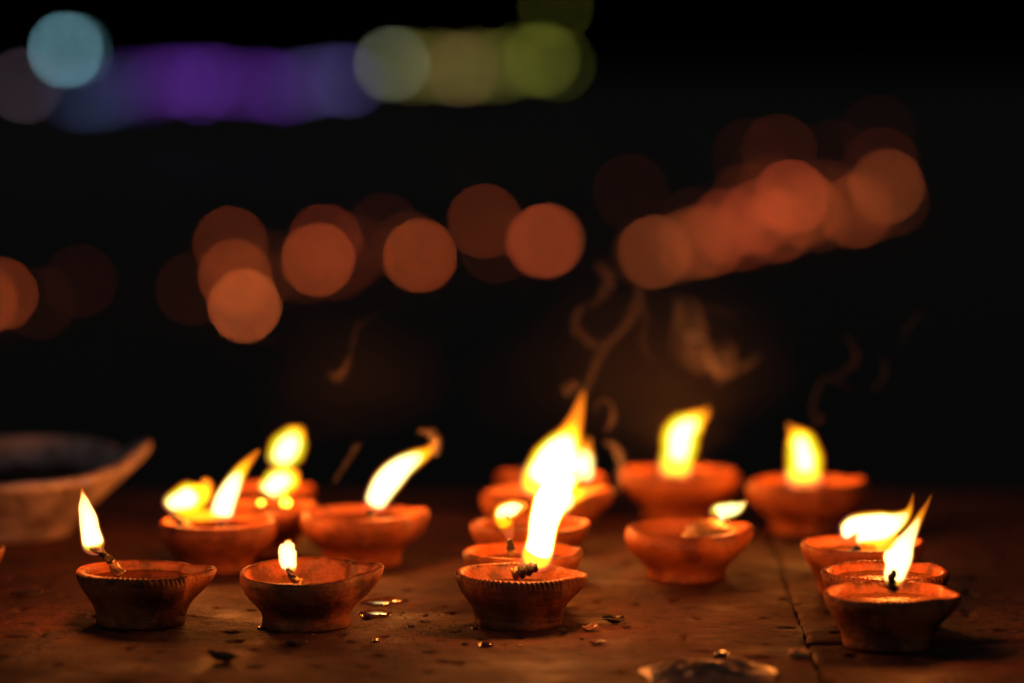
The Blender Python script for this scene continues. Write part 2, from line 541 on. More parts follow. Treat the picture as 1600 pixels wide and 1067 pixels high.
def wick(parent, pts, Y, char_from=0.5, tw=0.16, dy=0.0):
    """pts (px, py, radius_px) from the oil to the charred end"""
    base = Vector(parent.location)
    k = Y / FPX
    P = []
    for q, (x, y, r) in enumerate(pts):
        w = at(x, y, Y + dy * (1 - q / (len(pts) - 1)))
        P.append((w.x - base.x, w.y - base.y, w.z - base.z, r * k))
    S = catmull(P, 24)
    cut = int(24 * char_from)
    sp = [Vector(v[:3]) for v in S]; ra = [max(v[3], 0.0004) for v in S]
    if cut > 1:
        o = link("wick", sweep("wick", sp[:cut + 1], ra[:cut + 1], 12, 1.0, tw), MAT["cotton"], parent)
    else:
        o = link("wick", sweep("wick", sp[:3], ra[:3], 12, 1.0, tw), MAT["cotton"], parent)
    ra2 = [r * (1.06 + 0.22 * noise.noise(Vector((i * 0.9, 7.7, pts[0][0])))) for i, r in enumerate(ra)]
    link("charred_tip", sweep("charred_tip", sp[cut:], ra2[cut:], 12, 1.0, tw * 1.4), MAT["char"], o)
    return o

def diya(label, cx, cy_, Rpx, spout=0.0, spout_amt=0.16, ridged=False, seed=1.0, prof=PROFILE, mat="clay",
         nseg=96, fill="oil", level=0.66, lumpy=0.0, tilt=(0, 0), name="oil_lamp", cat="oil lamp",
         group="clay oil lamps on the stone floor", spout_lift=0.04, spout_w=0.30):
    p = ground(cx, cy_)
    R = Rpx * p.y / FPX
    p.z = floor_h(p.x, p.y) - 0.0004
    o = empty(name, p)
    tag(o, label, cat, group)
    me = bowl_mesh(R, prof, spout, spout_amt, ridged, seed, 432 if ridged else nseg, 1.0, spout_lift, spout_w, tilt)
    b = link("bowl", me, MAT[mat], o)
    if fill:
        f = link("oil" if fill == "oil" else "ghee", fill_mesh(R, level, 0.845 if level > 0.6 else 0.80, spout, spout_amt, seed, lumpy), MAT[fill], o)
    return o, p.y, R

# --- front row, in focus
A, YA, RA = diya("clay lamp with notched rim at far left front, flame leaning left", 221, 973, 101, 0.12, 0.17, True, 1.7, mat="clay_deep", level=0.70, tilt=(0, 0.02))
wick(A, [(190, 898, 9), (182, 890, 8.5), (172, 876, 6.5), (162, 865, 5), (152, 859, 5), (141, 855, 4)], YA - 0.004, 0.40)
flame(A, [(150, 868, 10), (146, 850, 19), (140, 822, 18), (134, 795, 13), (130, 775, 7), (128, 761, 1.5)], YA - 0.004, 0.75,
      {"mid": (0.10, 0.95, 0.94), "core": (0.24, 0.90, 0.88)})

B, YB_, RB = diya("smooth rimmed clay lamp with pinched spout, small upright flame, between two notched lamps", 478, 976, 105, 0.05, 0.17, False, 4.2, PROFILE_FOOT, "clay_deep", 180, level=0.52, tilt=(0.06, -0.02))
wick(B, [(470, 912, 8), (462, 906, 6), (456, 900, 5), (452, 892, 4.2), (449, 886, 3)], YB_ - 0.010, 0.35)
flame(B, [(452, 898, 7), (452, 888, 13), (450, 872, 16), (449, 858, 15.5), (451, 848, 11), (453, 841, 3)], YB_ - 0.010, 0.5,
      {"mid": (0.12, 0.96, 0.95), "core": (0.26, 0.93, 0.90)})

Cc, YC, RC = diya("clay lamp with notched rim under the tallest flame, centre of the front row", 809, 973, 99, 0.0, 0.14, True, 7.9, mat="clay_deep", nseg=180, level=0.60, tilt=(0.0, 0.015), spout_lift=-0.02)
wick(Cc, [(800, 897, 9), (812, 893, 9), (822, 890, 8.5), (832, 887, 7), (840, 885, 5)], YC - 0.016, 0.22, 0.25)
flame(Cc, [(830, 893, 20), (838, 868, 26), (845, 838, 25), (850, 808, 28), (862, 780, 33), (882, 758, 27), (905, 742, 14), (930, 738, 4)], YC - 0.012, 1.5,
      {"mid": (0.03, 0.93, 0.97), "core": (0.20, 0.84, 0.86)}, wob=0.008)

D, YD, RD = diya("nearest clay lamp at right front, dark wick standing in a slim tapering flame", 1388, 1005, 103, -0.45, 0.13, True, 11.3, mat="clay_deep", nseg=180, fill="wax", level=0.67, lumpy=0.012, tilt=(0.0, -0.01), spout_lift=-0.02)
wick(D, [(1397, 924, 8), (1395, 916, 6.5), (1393, 906, 5.5), (1396, 896, 4.6), (1399, 890, 3)], YD - 0.021, 0.12, 0.3)
flame(D, [(1397, 924, 8), (1398, 905, 17), (1401, 882, 21), (1409, 860, 21), (1423, 835, 13), (1437, 808, 8), (1448, 788, 4), (1456, 771, 1)], YD - 0.012, 1.0,
      {"mid": (0.06, 0.80, 0.93), "core": (0.18, 0.72, 0.88)})

# --- second rank on the right
E, YE, RE = diya("clay lamp with notched rim close behind the nearest right lamp, its flame mostly hidden", 1383, 972, 100, 0.5, 0.0, True, 13.1, mat="clay_deep", nseg=180, fill="wax", level=0.70, lumpy=0.010)
wick(E, [(1404, 900, 8), (1400, 894, 7), (1397, 889, 5), (1395, 884, 3)], YE - 0.008, 0.4)
flame(E, [(1396, 890, 7), (1394, 880, 14), (1393, 868, 16), (1400, 854, 12), (1408, 842, 4)], YE - 0.006, 0.8)
F, YF_, RF = diya("clay lamp at right with its flame blown flat to the right", 1345, 925, 95, 0.1, 0.05, False, 17.7, fill="wax", level=0.68, lumpy=0.008)
wick(F, [(1330, 866, 8), (1334, 862, 7), (1339, 858, 6), (1343, 852, 4.5)], YF_ - 0.010, 0.4)
flame(F, [(1336, 838, 13), (1328, 828, 24), (1350, 825, 27), (1378, 822, 26), (1402, 814, 19), (1418, 800, 9), (1424, 784, 4), (1427, 770, 1.5)], YF_ - 0.006, 1.0,
      {"mid": (0.05, 0.84, 0.93), "core": (0.10, 0.72, 0.80)})
flame(F, [(1343, 856, 8), (1352, 848, 20), (1378, 846, 24), (1404, 838, 10)], YF_ - 0.004, 0.1, {"mid": (0.3, 0.8, 0.3), "core": (0.4, 0.6, 0.2)}, core=False, foot=False)

# --- back rank on the right
Gd, YG, RG = diya("clay lamp at the back right with a broad upright flame", 1260, 828, 95, 0.2, 0.05, False, 19.5, PROFILE_ROUND, "clay", level=0.70)
wick(Gd, [(1262, 770, 7), (1258, 764, 6), (1256, 758, 5), (1255, 752, 4)], YG - 0.01, 0.4)
flame(Gd, [(1256, 764, 24), (1256, 745, 30), (1256, 720, 31), (1254, 698, 29), (1246, 682, 20), (1236, 670, 8), (1230, 660, 2)], YG - 0.01, 1.0,
      {"mid": (0.10, 0.84, 0.90), "core": (0.30, 0.66, 0.46)})
H, YH, RH = diya("clay lamp at the back with tall flame bending right, beside the back right lamp", 1065, 813, 94, 2.8, 0.03, False, 23.1, PROFILE_ROUND, "clay", level=0.70)
wick(H, [(1052, 756, 7), (1053, 750, 6), (1054, 744, 5), (1055, 738, 4)], YH - 0.01, 0.4)
flame(H, [(1053, 756, 24), (1055, 730, 28), (1060, 700, 30), (1068, 675, 29), (1086, 658, 20), (1100, 646, 10), (1108, 634, 2)], YH - 0.01, 1.1,
      {"mid": (0.08, 0.86, 0.92), "core": (0.30, 0.70, 0.52)})
I, YI, RI = diya("clay lamp with a cotton lump and tiny flame, alone between front and back ranks", 1072, 903, 97, 0.15, 0.12, False, 29.3, PROFILE_ROUND, "clay", 120, level=0.60, tilt=(0.03, 0))
flame(I, [(1116, 811, 8), (1120, 800, 14), (1136, 797, 15), (1152, 793, 12), (1164, 785, 5), (1168, 780, 1.5)], YI - 0.004, 0.5,
      {"mid": (0.10, 0.94, 0.92), "core": (0.25, 0.85, 0.75)})
wick(I, [(1150, 838, 9), (1142, 830, 8), (1136, 822, 7), (1132, 814, 5)], YI - 0.004, 0.55)
def lump(name, parent, c, rad, mat, seed, amp=0.28, nu=22, nv=14, freq=2.2):
    verts, faces = [], []
    for j in range(nv + 1):
        ph = math.pi * j / nv
        for i in range(nu):
            th = 2 * math.pi * i / nu
            d = Vector((math.sin(ph) * math.cos(th), math.sin(ph) * math.sin(th), math.cos(ph)))
            s = 1 + amp * noise.noise(d * freq + Vector((seed, 0, 0))) + amp * 0.5 * noise.noise(d * freq * 3 + Vector((seed, 3, 0)))
            verts.append(Vector(c) + Vector((d.x * rad[0], d.y * rad[1], d.z * rad[2])) * s)
    for j in range(nv):
        for i in range(nu):
            i2 = (i + 1) % nu
            faces.append((j * nu + i, (j + 1) * nu + i, (j + 1) * nu + i2, j * nu + i2))
    return link(name, mesh(name, verts, faces), mat, parent)
lump("cotton_lump", I, (RI * 0.38, -0.1 * RI, RI * 0.72), (RI * 0.46, RI * 0.34, RI * 0.26), MAT["cotton"], 3.3)

# --- column behind the centre lamp
J, YJ, RJ = diya("clay lamp directly behind the centre notched lamp, dark wick at its left", 816, 938, 95, 0.0, 0.0, False, 31.7, fill="wax", level=0.66, lumpy=0.008)
wick(J, [(800, 866, 7), (798, 858, 6), (797, 850, 5), (796, 842, 4)], YJ - 0.012, 0.3)
flame(J, [(797, 848, 4), (795, 832, 9), (788, 814, 17), (786, 802, 19), (802, 794, 17), (826, 788, 8)], YJ - 0.008, 0.7,
      {"mid": (0.28, 0.94, 0.84), "core": (0.58, 0.95, 0.66)})
K, YK, RK = diya("second clay lamp back in the column behind the centre lamp", 827, 893, 94, 0.0, 0.02, False, 37.1, fill="wax", level=0.68, lumpy=0.008)
wick(K, [(862, 824, 7), (864, 818, 6), (866, 810, 5), (868, 804, 4)], YK - 0.010, 0.4)
flame(K, [(868, 810, 12), (874, 792, 18), (888, 778, 18), (906, 770, 14), (926, 764, 9), (945, 756, 4)], YK - 0.006, 0.8,
      {"mid": (0.05, 0.72, 0.90), "core": (0.2, 0.5, 0.7)})
L, YL, RL = diya("third clay lamp back in the centre column, crescent of smoke at its right spout", 846, 848, 97, 0.12, 0.20, False, 41.9, PROFILE_ROUND, level=0.68)
wick(L, [(862, 778, 7), (862, 772, 6), (862, 766, 5), (862, 760, 4)], YL - 0.012, 0.4)
flame(L, [(840, 782, 20), (846, 756, 34), (862, 728, 42), (880, 704, 34), (892, 680, 22), (900, 656, 14), (907, 632, 9), (914, 606, 2)], YL - 0.010, 1.4,
      {"mid": (0.05, 0.70, 0.96), "core": (0.22, 0.58, 0.72)})
M, YM, RM = diya("farthest clay lamp of the centre column, mostly hidden by the big flame", 862, 812, 86, 2.9, 0.05, False, 43.3, PROFILE_ROUND, level=0.68)
wick(M, [(905, 752, 6), (906, 746, 5), (907, 740, 5), (908, 734, 3)], YM - 0.008, 0.4)
flame(M, [(908, 768, 14), (908, 744, 19), (910, 722, 19), (914, 702, 13), (921, 684, 3)], YM - 0.006, 0.5)

# --- left group
N_, YN, RN = diya("clay lamp left of centre, flame streaming right into a smoke curl", 566, 878, 97, 0.05, 0.13, False, 47.7, PROFILE_ROUND, "clay", level=0.70)
wick(N_, [(582, 812, 7), (580, 806, 6), (579, 800, 5), (579, 794, 4)], YN - 0.012, 0.4)
flame(N_, [(578, 800, 14), (588, 780, 20), (603, 755, 23), (624, 733, 22), (648, 717, 17), (667, 706, 11), (678, 694, 6), (680, 684, 2)], YN - 0.010, 1.0,
      {"mid": (0.06, 0.80, 0.92), "core": (0.14, 0.66, 0.84)})
O_, YO, RO = diya("clay lamp at left with two flames, one blown low and one slanting up", 340, 888, 93, 0.4, 0.0, False, 53.9, PROFILE_ROUND, "clay", level=0.72)
wick(O_, [(296, 826, 7), (286, 818, 6), (274, 810, 5), (264, 804, 4)], YO - 0.008, 0.35)
flame(O_, [(258, 796, 10), (270, 786, 20), (290, 778, 28), (310, 772, 25), (322, 758, 16), (318, 746, 6)], YO - 0.004, 0.8,
      {"mid": (0.06, 0.86, 0.90), "core": (0.15, 0.60, 0.62)})
flame(O_, [(272, 800, 8), (296, 802, 14), (324, 804, 14), (346, 806, 6)], YO - 0.002, 0.1, {"mid": (0.05, 0.95, 0.75), "core": (0.6, 0.8, 0.3)}, core=False, foot=False)
wick(O_, [(350, 832, 7), (348, 826, 6), (346, 820, 5), (345, 812, 4)], YO - 0.014, 0.35)
flame(O_, [(344, 818, 16), (348, 796, 20), (358, 770, 18), (370, 746, 15), (384, 726, 11), (398, 710, 6), (406, 702, 2)], YO - 0.014, 0.9,
      {"mid": (0.07, 0.76, 0.92), "core": (0.16, 0.58, 0.84)})
P2, YP2, RP2 = diya("clay lamp behind the two-flame lamp, lower of the stacked flames", 408, 862, 88, 0.0, 0.06, False, 59.3, PROFILE_ROUND, level=0.68)
wick(P2, [(408, 786, 7), (410, 780, 6), (413, 774, 5), (416, 768, 4)], YP2 - 0.008, 0.4)
flame(P2, [(412, 774, 10), (420, 764, 22), (436, 754, 26), (454, 744, 22), (466, 734, 8)], YP2 - 0.006, 0.8,
      {"mid": (0.05, 0.92, 0.94), "core": (0.20, 0.74, 0.60)})
MAT["glint_bead"] = glow("glint_glow", (1.0, 0.42, 0.02), 9.0)  # added glowing beads stand in for flame glints on the bowl's oily front
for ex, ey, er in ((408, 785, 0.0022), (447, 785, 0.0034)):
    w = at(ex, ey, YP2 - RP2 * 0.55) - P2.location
    lump("glint_bead", P2, w, (er, er, er * 0.7), MAT["glint_bead"], ex * 0.1, 0.3, 12, 8)
P1, YP1, RP1 = diya("farthest clay lamp of the left group, upper of the stacked flames", 414, 822, 74, 0.1, 0.07, False, 61.1, PROFILE_ROUND, level=0.68)
wick(P1, [(426, 748, 6), (428, 742, 5), (430, 736, 5), (432, 730, 3)], YP1 - 0.008, 0.4)
flame(P1, [(430, 734, 14), (438, 720, 24), (448, 702, 29), (458, 686, 24), (466, 674, 14), (470, 666, 4)], YP1 - 0.006, 0.9,
      {"mid": (0.08, 0.92, 0.92), "core": (0.26, 0.70, 0.55)})
Rr, YR, RR = diya("clay lamp cut off by the left edge of the picture, only its lip showing", -88, 930, 92, 0.0, 0.06, False, 67.9, level=0.66)

# --- big pale spouted vessel
Q, YQ, RQ = diya("large pale glazed vessel with long raised spout, dark red contents, at far left back", 8, 834, 205, 0.03, 0.25, False, 71.3,
                 [(0.3, 0), (0.50, 0.0), (0.53, 0.02), (0.545, 0.06), (0.59, 0.12), (0.66, 0.19), (0.74, 0.26), (0.82, 0.34), (0.90, 0.42), (0.95, 0.47),
                  (0.985, 0.50), (1.005, 0.525), (1.012, 0.548), (1.0, 0.572), (0.965, 0.588), (0.925, 0.584), (0.895, 0.560), (0.88, 0.52), (0.85, 0.46), (0.80, 0.40),
                  (0.76, 0.33), (0.64, 0.26), (0.5, 0.21), (0.3, 0.18), (0.15, 0.17)], "glaze", 160, fill=None,
                 name="spouted_vessel", cat="vessel", group="large vessels", spout_lift=0.24, spout_w=0.24, tilt=(0.09, 0.0))
del Q["group"]
link("red_paste", fill_mesh(RQ, 0.42, 0.83, 0.06, 0.0, 2.0, 0.05), MAT["paste"], Q)

# ------------------------------------------------------------------ smoke
def smoke(label, wisps, Y, mat="smoke", depth=1.6):
    """wisps: list of chains (px, py, radius_px)"""
    k = Y / FPX
    w0 = at(wisps[0][0][0], wisps[0][0][1], Y)
    o = empty("smoke_wisp", w0)
    tag(o, label, "smoke", "smoke above the lamps")
    for q, ch in enumerate(wisps):
        P = []
        for i, (x, y, r) in enumerate(ch):
            w = at(x, y, Y + 0.012 * noise.noise(Vector((i * 0.7, q * 5.1, wisps[0][0][0]))))
            P.append((w.x - w0.x, w.y - w0.y, w.z - w0.z, r * k))
        n = 12 * (len(ch) - 1)
        S = catmull(P, n)
        ra = []
        for i, v in enumerate(S):
            u = i / n
            e = min(1, u / 0.12, (1 - u) / 0.2)
            ra.append(max(0.0002, v[3] * math.sqrt(max(e, 0.0)) * (1 + 0.25 * noise.noise(Vector((i * 0.25, q, 3.3))))))
        for z, sh in enumerate((1.35, 0.85, 0.52, 0.30)):
            path, rad = [], []
            for i, v in enumerate(S):
                fray = 0.55 * v[3]
                path.append(Vector((v[0] + fray * noise.noise(Vector((i * 0.16, z * 7.3 + q, 1.0))), v[1], v[2] + fray * noise.noise(Vector((i * 0.16, z * 7.3 + q, 5.0))))))
                rad.append(ra[i] * sh * 0.8 * (1 + 0.5 * noise.noise(Vector((i * 0.2, z * 3.1, q + 2.0)))))
            link("strand", sweep("strand", path, rad, 12, depth), MAT[mat], o)
    return o
smoke("bright hook of smoke drifting above the back lamps, right of centre",
      [[(1062, 468, 5), (1085, 474, 6), (1096, 505, 7), (1104, 545, 7), (1124, 582, 9), (1150, 578, 6), (1172, 567, 6), (1191, 551, 6)],
       [(1058, 466, 6), (1062, 486, 7), (1056, 510, 6), (1050, 535, 4), (1046, 556, 3)],
       [(1072, 478, 6), (1068, 496, 6), (1060, 515, 4)],
       [(1100, 540, 5), (1114, 572, 7), (1124, 594, 5), (1130, 588, 4)],
       [(1100, 480, 3), (1120, 484, 3), (1140, 492, 2.5), (1156, 496, 2)],
       [(1136, 578, 4), (1146, 560, 4), (1142, 542, 4), (1134, 530, 2)]], YH, "smoke")
smoke("faint pale veil of smoke beneath the bright smoke hook",
      [[(1090, 490, 16), (1080, 530, 22), (1094, 560, 22), (1130, 560, 20), (1150, 540, 14)]], YH + 0.01, "smoke_thin")
smoke("tall wavering smoke column rising from the biggest flame",
      [[(912, 622, 7), (920, 600, 7), (930, 572, 7), (944, 545, 7), (968, 520, 8), (986, 495, 9), (995, 465, 9), (990, 440, 10)],
       [(922, 600, 3), (934, 566, 3), (952, 536, 4), (978, 512, 4), (1000, 486, 5), (1004, 455, 6), (1000, 430, 5)],
       [(1000, 470, 6), (1010, 500, 5), (1003, 530, 5), (1014, 556, 4), (1026, 566, 3)],
       [(944, 545, 7), (918, 532, 8), (900, 512, 8), (903, 490, 7), (916, 474, 6)],
       [(935, 412, 11), (950, 435, 12), (940, 462, 9), (920, 482, 7)]], YL, "smoke_thin")
def veil(label, px, py, rx, rz, Y, dens, seed):
    """soft hanging smoke: nested uneven shells of very thin smoke"""
    k = Y / FPX
    o = empty("smoke_veil", at(px, py, Y))
    tag(o, label, "smoke", None)
    m = smoke_mat("hanging_smoke", dens)
    for q, f in enumerate((1.0, 0.9, 0.8, 0.7, 0.6, 0.5, 0.4, 0.3)):
        lump("shell", o, ((0.14 * (q % 3) - 0.12) * rx * k, 0, (0.12 * ((q * 2) % 3) - 0.1) * rz * k), (rx * k * f, 0.05 * f, rz * k * f), m, seed + q * 1.9, 0.42, 30, 18, 1.3)
    return o
veil("faint brown veil of smoke hanging over the centre and right back lamps", 1010, 560, 230, 150, YH, 0.075, 2.0)
veil("faint dark veil of smoke hanging over the left lamps", 560, 580, 150, 110, YN + 0.06, 0.03, 9.0)
smoke("fine curling smoke threads at the right, far from any flame",
      [[(1408, 540, 2), (1414, 520, 2.2), (1428, 500, 2.4), (1446, 484, 2)],
       [(1362, 610, 2), (1376, 596, 2.4), (1384, 574, 2.4), (1372, 556, 2)]], YG, "smoke")
smoke("short reddish puff of smoke left of the biggest flame tip", [[(884, 612, 9), (892, 606, 11), (906, 600, 9)]], YL, "smoke_thin")
smoke("crescent of smoke curling beside the centre column lamps",
      [[(942, 692, 4), (956, 694, 6), (967, 708, 8), (971, 730, 8), (969, 752, 8), (962, 772, 6)]], YL - 0.01, "smoke_thick")
smoke("thin looping smoke thread above the crescent of smoke",
      [[(928, 648, 2), (931, 634, 2.2), (940, 625, 2.5), (952, 628, 3), (958, 642, 4), (956, 660, 5), (944, 675, 5)]], YL - 0.01, "smoke")
smoke("smoke curl at the tip of the flame left of centre",
      [[(680, 712, 7), (683, 697, 8), (678, 682, 8), (664, 674, 6), (650, 676, 4)]], YN - 0.01, "smoke_thick")
smoke("slanting faint streak of smoke left of the flame left of centre",
      [[(520, 756, 5), (536, 732, 5), (552, 706, 5), (562, 690, 6)]], YN, "smoke_thin")
smoke("small ragged wisp of smoke high above the left lamps",
      [[(512, 580, 6), (526, 590, 9), (541, 572, 7), (548, 550, 3), (553, 522, 2.5), (574, 500, 2.5), (602, 478, 2)],
       [(552, 545, 3), (556, 515, 3), (560, 495, 2)]], YN, "smoke_thin")
smoke("thread of smoke twisting above the back right lamp",
      [[(1264, 662, 2.5), (1276, 660, 3), (1284, 652, 3), (1270, 646, 2.5), (1272, 622, 3), (1284, 596, 3), (1302, 590, 3), (1318, 602, 3), (1334, 612, 3)],
       [(1318, 520, 3), (1332, 540, 4), (1338, 562, 5), (1320, 580, 4), (1300, 584, 3)]], YG, "smoke_thin")

# ------------------------------------------------------------------ small things on the floor
def on_floor(px, py, z=0.0):
    p = ground(px, py)
    p.z = floor_h(p.x, p.y) + z
    return p
def flake(name, label, cat, px, py, L_, W_, mat, curl, rz, tilt=(0.0, 0.0), seed=0.0, group=None, th=0.0006):
    """small curled leaf / petal with thickness"""
    nu, nv = 10, 6
    top, bot = [], []
    for j in range(nv + 1):
        for i in range(nu + 1):
            u, v = i / nu * 2 - 1, j / nv * 2 - 1
            w = (1 - u * u) ** 0.6 if abs(u) < 1 else 0
            x = u * L_ / 2
            y = v * W_ / 2 * max(w, 0.05)
            z = curl * (u * u * 0.7 + v * v * 0.5 * w) * L_ + 0.12 * L_ * noise.noise(Vector((u * 1.3 + seed, v * 1.5, seed)))
            top.append(Vector((x, y, z + th))); bot.append(Vector((x, y, z)))
    zmin = min(b.z for b in bot)
    verts = [t - Vector((0, 0, zmin)) for t in top] + [b - Vector((0, 0, zmin)) for b in bot]
    n = len(top); faces = []
    for j in range(nv):
        for i in range(nu):
            k = j * (nu + 1) + i
            faces.append((k, k + 1, k + nu + 2, k + nu + 1))
            faces.append((n + k, n + k + nu + 1, n + k + nu + 2, n + k + 1))
    ring = ([i for i in range(nu + 1)] + [j * (nu + 1) + nu for j in range(1, nv + 1)]
            + [nv * (nu + 1) + i for i in range(nu - 1, -1, -1)] + [j * (nu + 1) for j in range(nv - 1, 0, -1)])
    for q in range(len(ring)):
        a, b = ring[q], ring[(q + 1) % len(ring)]
        faces.append((a, n + a, n + b, b))
    o = link(name, mesh(name, verts, faces), mat)
    o.location = on_floor(px, py, 0.0003)
    o.rotation_euler = (tilt[0], tilt[1], rz)
    return tag(o, label, cat, group)
flake("dry_leaf", "dark curled leaf with one upright tip on the floor at left front", "leaf", 348, 1033, 0.017, 0.009, MAT["leaf"], 0.30, -0.3, (0.1, 0.12), 2.0)
flake("petal", "dark petal with a lit rim, right of the centre front lamp", "petal", 957, 974, 0.0135, 0.010, MAT["leaf"], 0.16, -0.25, (0.0, 0.05), 5.0)
flake("petal", "small shiny petal just in front of the dark lit-rimmed petal", "petal", 922, 986, 0.010, 0.007, MAT["wet_leaf"], 0.22, 0.5, (0.15, -0.1), 8.0)
flake("petal", "tiny dull reddish petal below the two petals right of centre lamp", "petal", 934, 1007, 0.009, 0.006, MAT["wet_leaf"], 0.15, 0.1, (0, 0), 11.0)
flake("petal", "tiny dark chip at the tip of the lit-rimmed petal", "petal", 978, 981, 0.005, 0.003, MAT["leaf"], 0.15, 0.0, (0, 0), 13.0)
flake("dry_leaf", "flat dark scrap on the floor before the spouted smooth lamp", "leaf", 462, 1007, 0.012, 0.007, MAT["leaf"], 0.04, 0.15, (0, 0), 15.0)
flake("dry_leaf", "dim dark scrap lying on the floor at the left edge", "leaf", 42, 932, 0.018, 0.007, MAT["leaf"], 0.05, 0.05, (0, 0), 17.0)

def blob(name, label, cat, px, py, rx, ry, h, mat, seed, rz=0.0, irr=0.35):
    """flat puddle / bead with rounded edge"""
    nr, ns = 8, 40
    verts, faces = [], []
    for i in range(1, nr + 1):
        u = i / nr
        for k in range(ns):
            th = 2 * math.pi * k / ns
            e = 1 + irr * noise.noise(Vector((math.cos(th) * 1.3 + seed, math.sin(th) * 1.3, seed))) + irr * .4 * noise.noise(Vector((math.cos(th) * 4 + seed, math.sin(th) * 4, seed)))
            verts.append((rx * u * e * math.cos(th), ry * u * e * math.sin(th), h * math.sqrt(max(0, 1 - u ** 4)) - 0.0008 * (i == nr)))
    for i in range(nr - 1):
        for k in range(ns):
            k2 = (k + 1) % ns
            faces.append((i * ns + k, i * ns + k2, (i + 1) * ns + k2, (i + 1) * ns + k))
    verts.append((0, 0, h))
    for k in range(ns):
        faces.append((len(verts) - 1, k, (k + 1) % ns))
    o = link(name, mesh(name, verts, faces), mat)
    o.location = on_floor(px, py, 0.0002)
    o.rotation_euler = (0, 0, rz)
    return tag(o, label, cat)
blob("oil_puddle", "glinting puddle of spilt oil under the spout of the smooth lamp", "puddle", 585, 960, 0.009, 0.011, 0.0011, MAT["puddle"], 2.2)
blob("oil_puddle", "longer streak of spilt oil behind the glinting puddle", "puddle", 597, 941, 0.013, 0.012, 0.0012, MAT["puddle"], 5.2, 0.1, 0.5)
for (px, py, r, lab, sd) in ((587, 1001, 0.0022, "oil bead on the floor right of the smooth spouted lamp", 1),
                             (727, 1006, 0.0020, "bright oil bead left below the centre front lamp", 2),
                             (760, 1008, 0.0038, "flat dark oil drop before the centre front lamp", 3),
                             (812, 1008, 0.0013, "faint oil speck straight below the centre front lamp", 4),
                             (909, 998, 0.0012, "tiny oil speck left of the two petals", 5),
                             (742, 981, 0.0016, "oil bead touching the foot of the centre front lamp, left", 6),
                             (408, 981, 0.0022, "reddish oil bead touching the foot of the smooth spouted lamp", 7),
                             (1128, 1030, 0.0044, "glossy dark oil bead on the crumpled leaf in front", 8)):
    b = blob("oil_drop", lab, "oil drop", px, py, r, r * 1.2, r * 0.5, MAT["drop"], sd * 3.1, 0, 0.2)
    if sd == 8: b.location.z += 0.0016

# crumpled wet leaf in the foreground
def crumple():
    nu, nv = 64, 40
    top = []
    for j in range(nv + 1):
        for i in range(nu + 1):
            u, v = i / nu * 2 - 1, j / nv * 2 - 1
            d = math.sqrt(u * u + v * v)
            if d > 1e-6:
                m = max(abs(u), abs(v)) / d
                s = 1 + 0.10 * noise.noise(Vector((u * 2, v * 2, 9)))
                x, y = u * m * s, v * m * s
            else:
                x = y = 0.0
            rr = min(1, math.sqrt(x * x + y * y))
            fold = abs(noise.noise(Vector((x * 1.6 + 1.3, y * 3.6, 0.4)))) * 1.0 + abs(noise.noise(Vector((x * 3.8, y * 7 + 2, 1.4)))) * 0.42
            z = (0.0018 + 0.0062 * fold) * (1 - rr ** 2) - 0.0002
            top.append(Vector((x * 0.034, y * 0.034, z)))
    faces = []
    for j in range(nv):
        for i in range(nu):
            k = j * (nu + 1) + i
            faces.append((k, k + 1, k + nu + 2, k + nu + 1))
    n = len(top)
    verts = top + [Vector((t.x, t.y, t.z - 0.0009)) for t in top]
    for f in list(faces):
        faces.append(tuple(n + q for q in reversed(f)))
    ring = ([i for i in range(nu + 1)] + [j * (nu + 1) + nu for j in range(1, nv + 1)]
            + [nv * (nu + 1) + i for i in range(nu - 1, -1, -1)] + [j * (nu + 1) for j in range(nv - 1, 0, -1)])
    for q in range(len(ring)):
        a, b = ring[q], ring[(q + 1) % len(ring)]
        faces.append((a, n + a, n + b, b))
    o = link("crumpled_leaf", mesh("crumpled_leaf", verts, faces), MAT["wet_leaf"])
    o.location = on_floor(1108, 1052, 0.0006)
    return tag(o, "crumpled wet brown leaf with glossy folds on the floor at bottom right of centre", "leaf")
crumple()
cr = lump("cotton_crumb", None, (0, 0, 0.0022), (0.0052, 0.004, 0.0026), MAT["crumb"], 8.8, 0.5, 18, 10, 3.0)
cr.location = on_floor(1249, 1026)
tag(cr, "pale fluffy cotton crumb beside the paving joint at right front", "crumb")

random.seed(5)
def grit():
    verts, faces = [], []
    for q in range(520):
        px, py = random.uniform(-20, 1620), random.uniform(860, 1066)
        if random.random() < 0.55:
            px, py = random.gauss(650, 60), random.gauss(985, 18)
        p = on_floor(px, py)
        r = random.uniform(0.0003, 0.0010) * (1.5 if random.random() < 0.06 else 1)
        b = len(verts)
        a0 = random.uniform(0, 6.28)
        for k in range(5):
            a = a0 + k * 1.2566
            verts.append((p.x + r * math.cos(a) * random.uniform(.7, 1.3), p.y + r * math.sin(a) * random.uniform(.7, 1.3), p.z - 0.0002))
        verts.append((p.x + r * .2, p.y, p.z + r * random.uniform(.5, .9)))
        for k in range(5):
            faces.append((b + k, b + (k + 1) % 5, b + 5))
    o = link("grit", mesh("grit", verts, faces, False), MAT["grit"])
    return tag(o, "scattered grit and crumbs on the stone floor", "grit", None, "stuff")
grit()

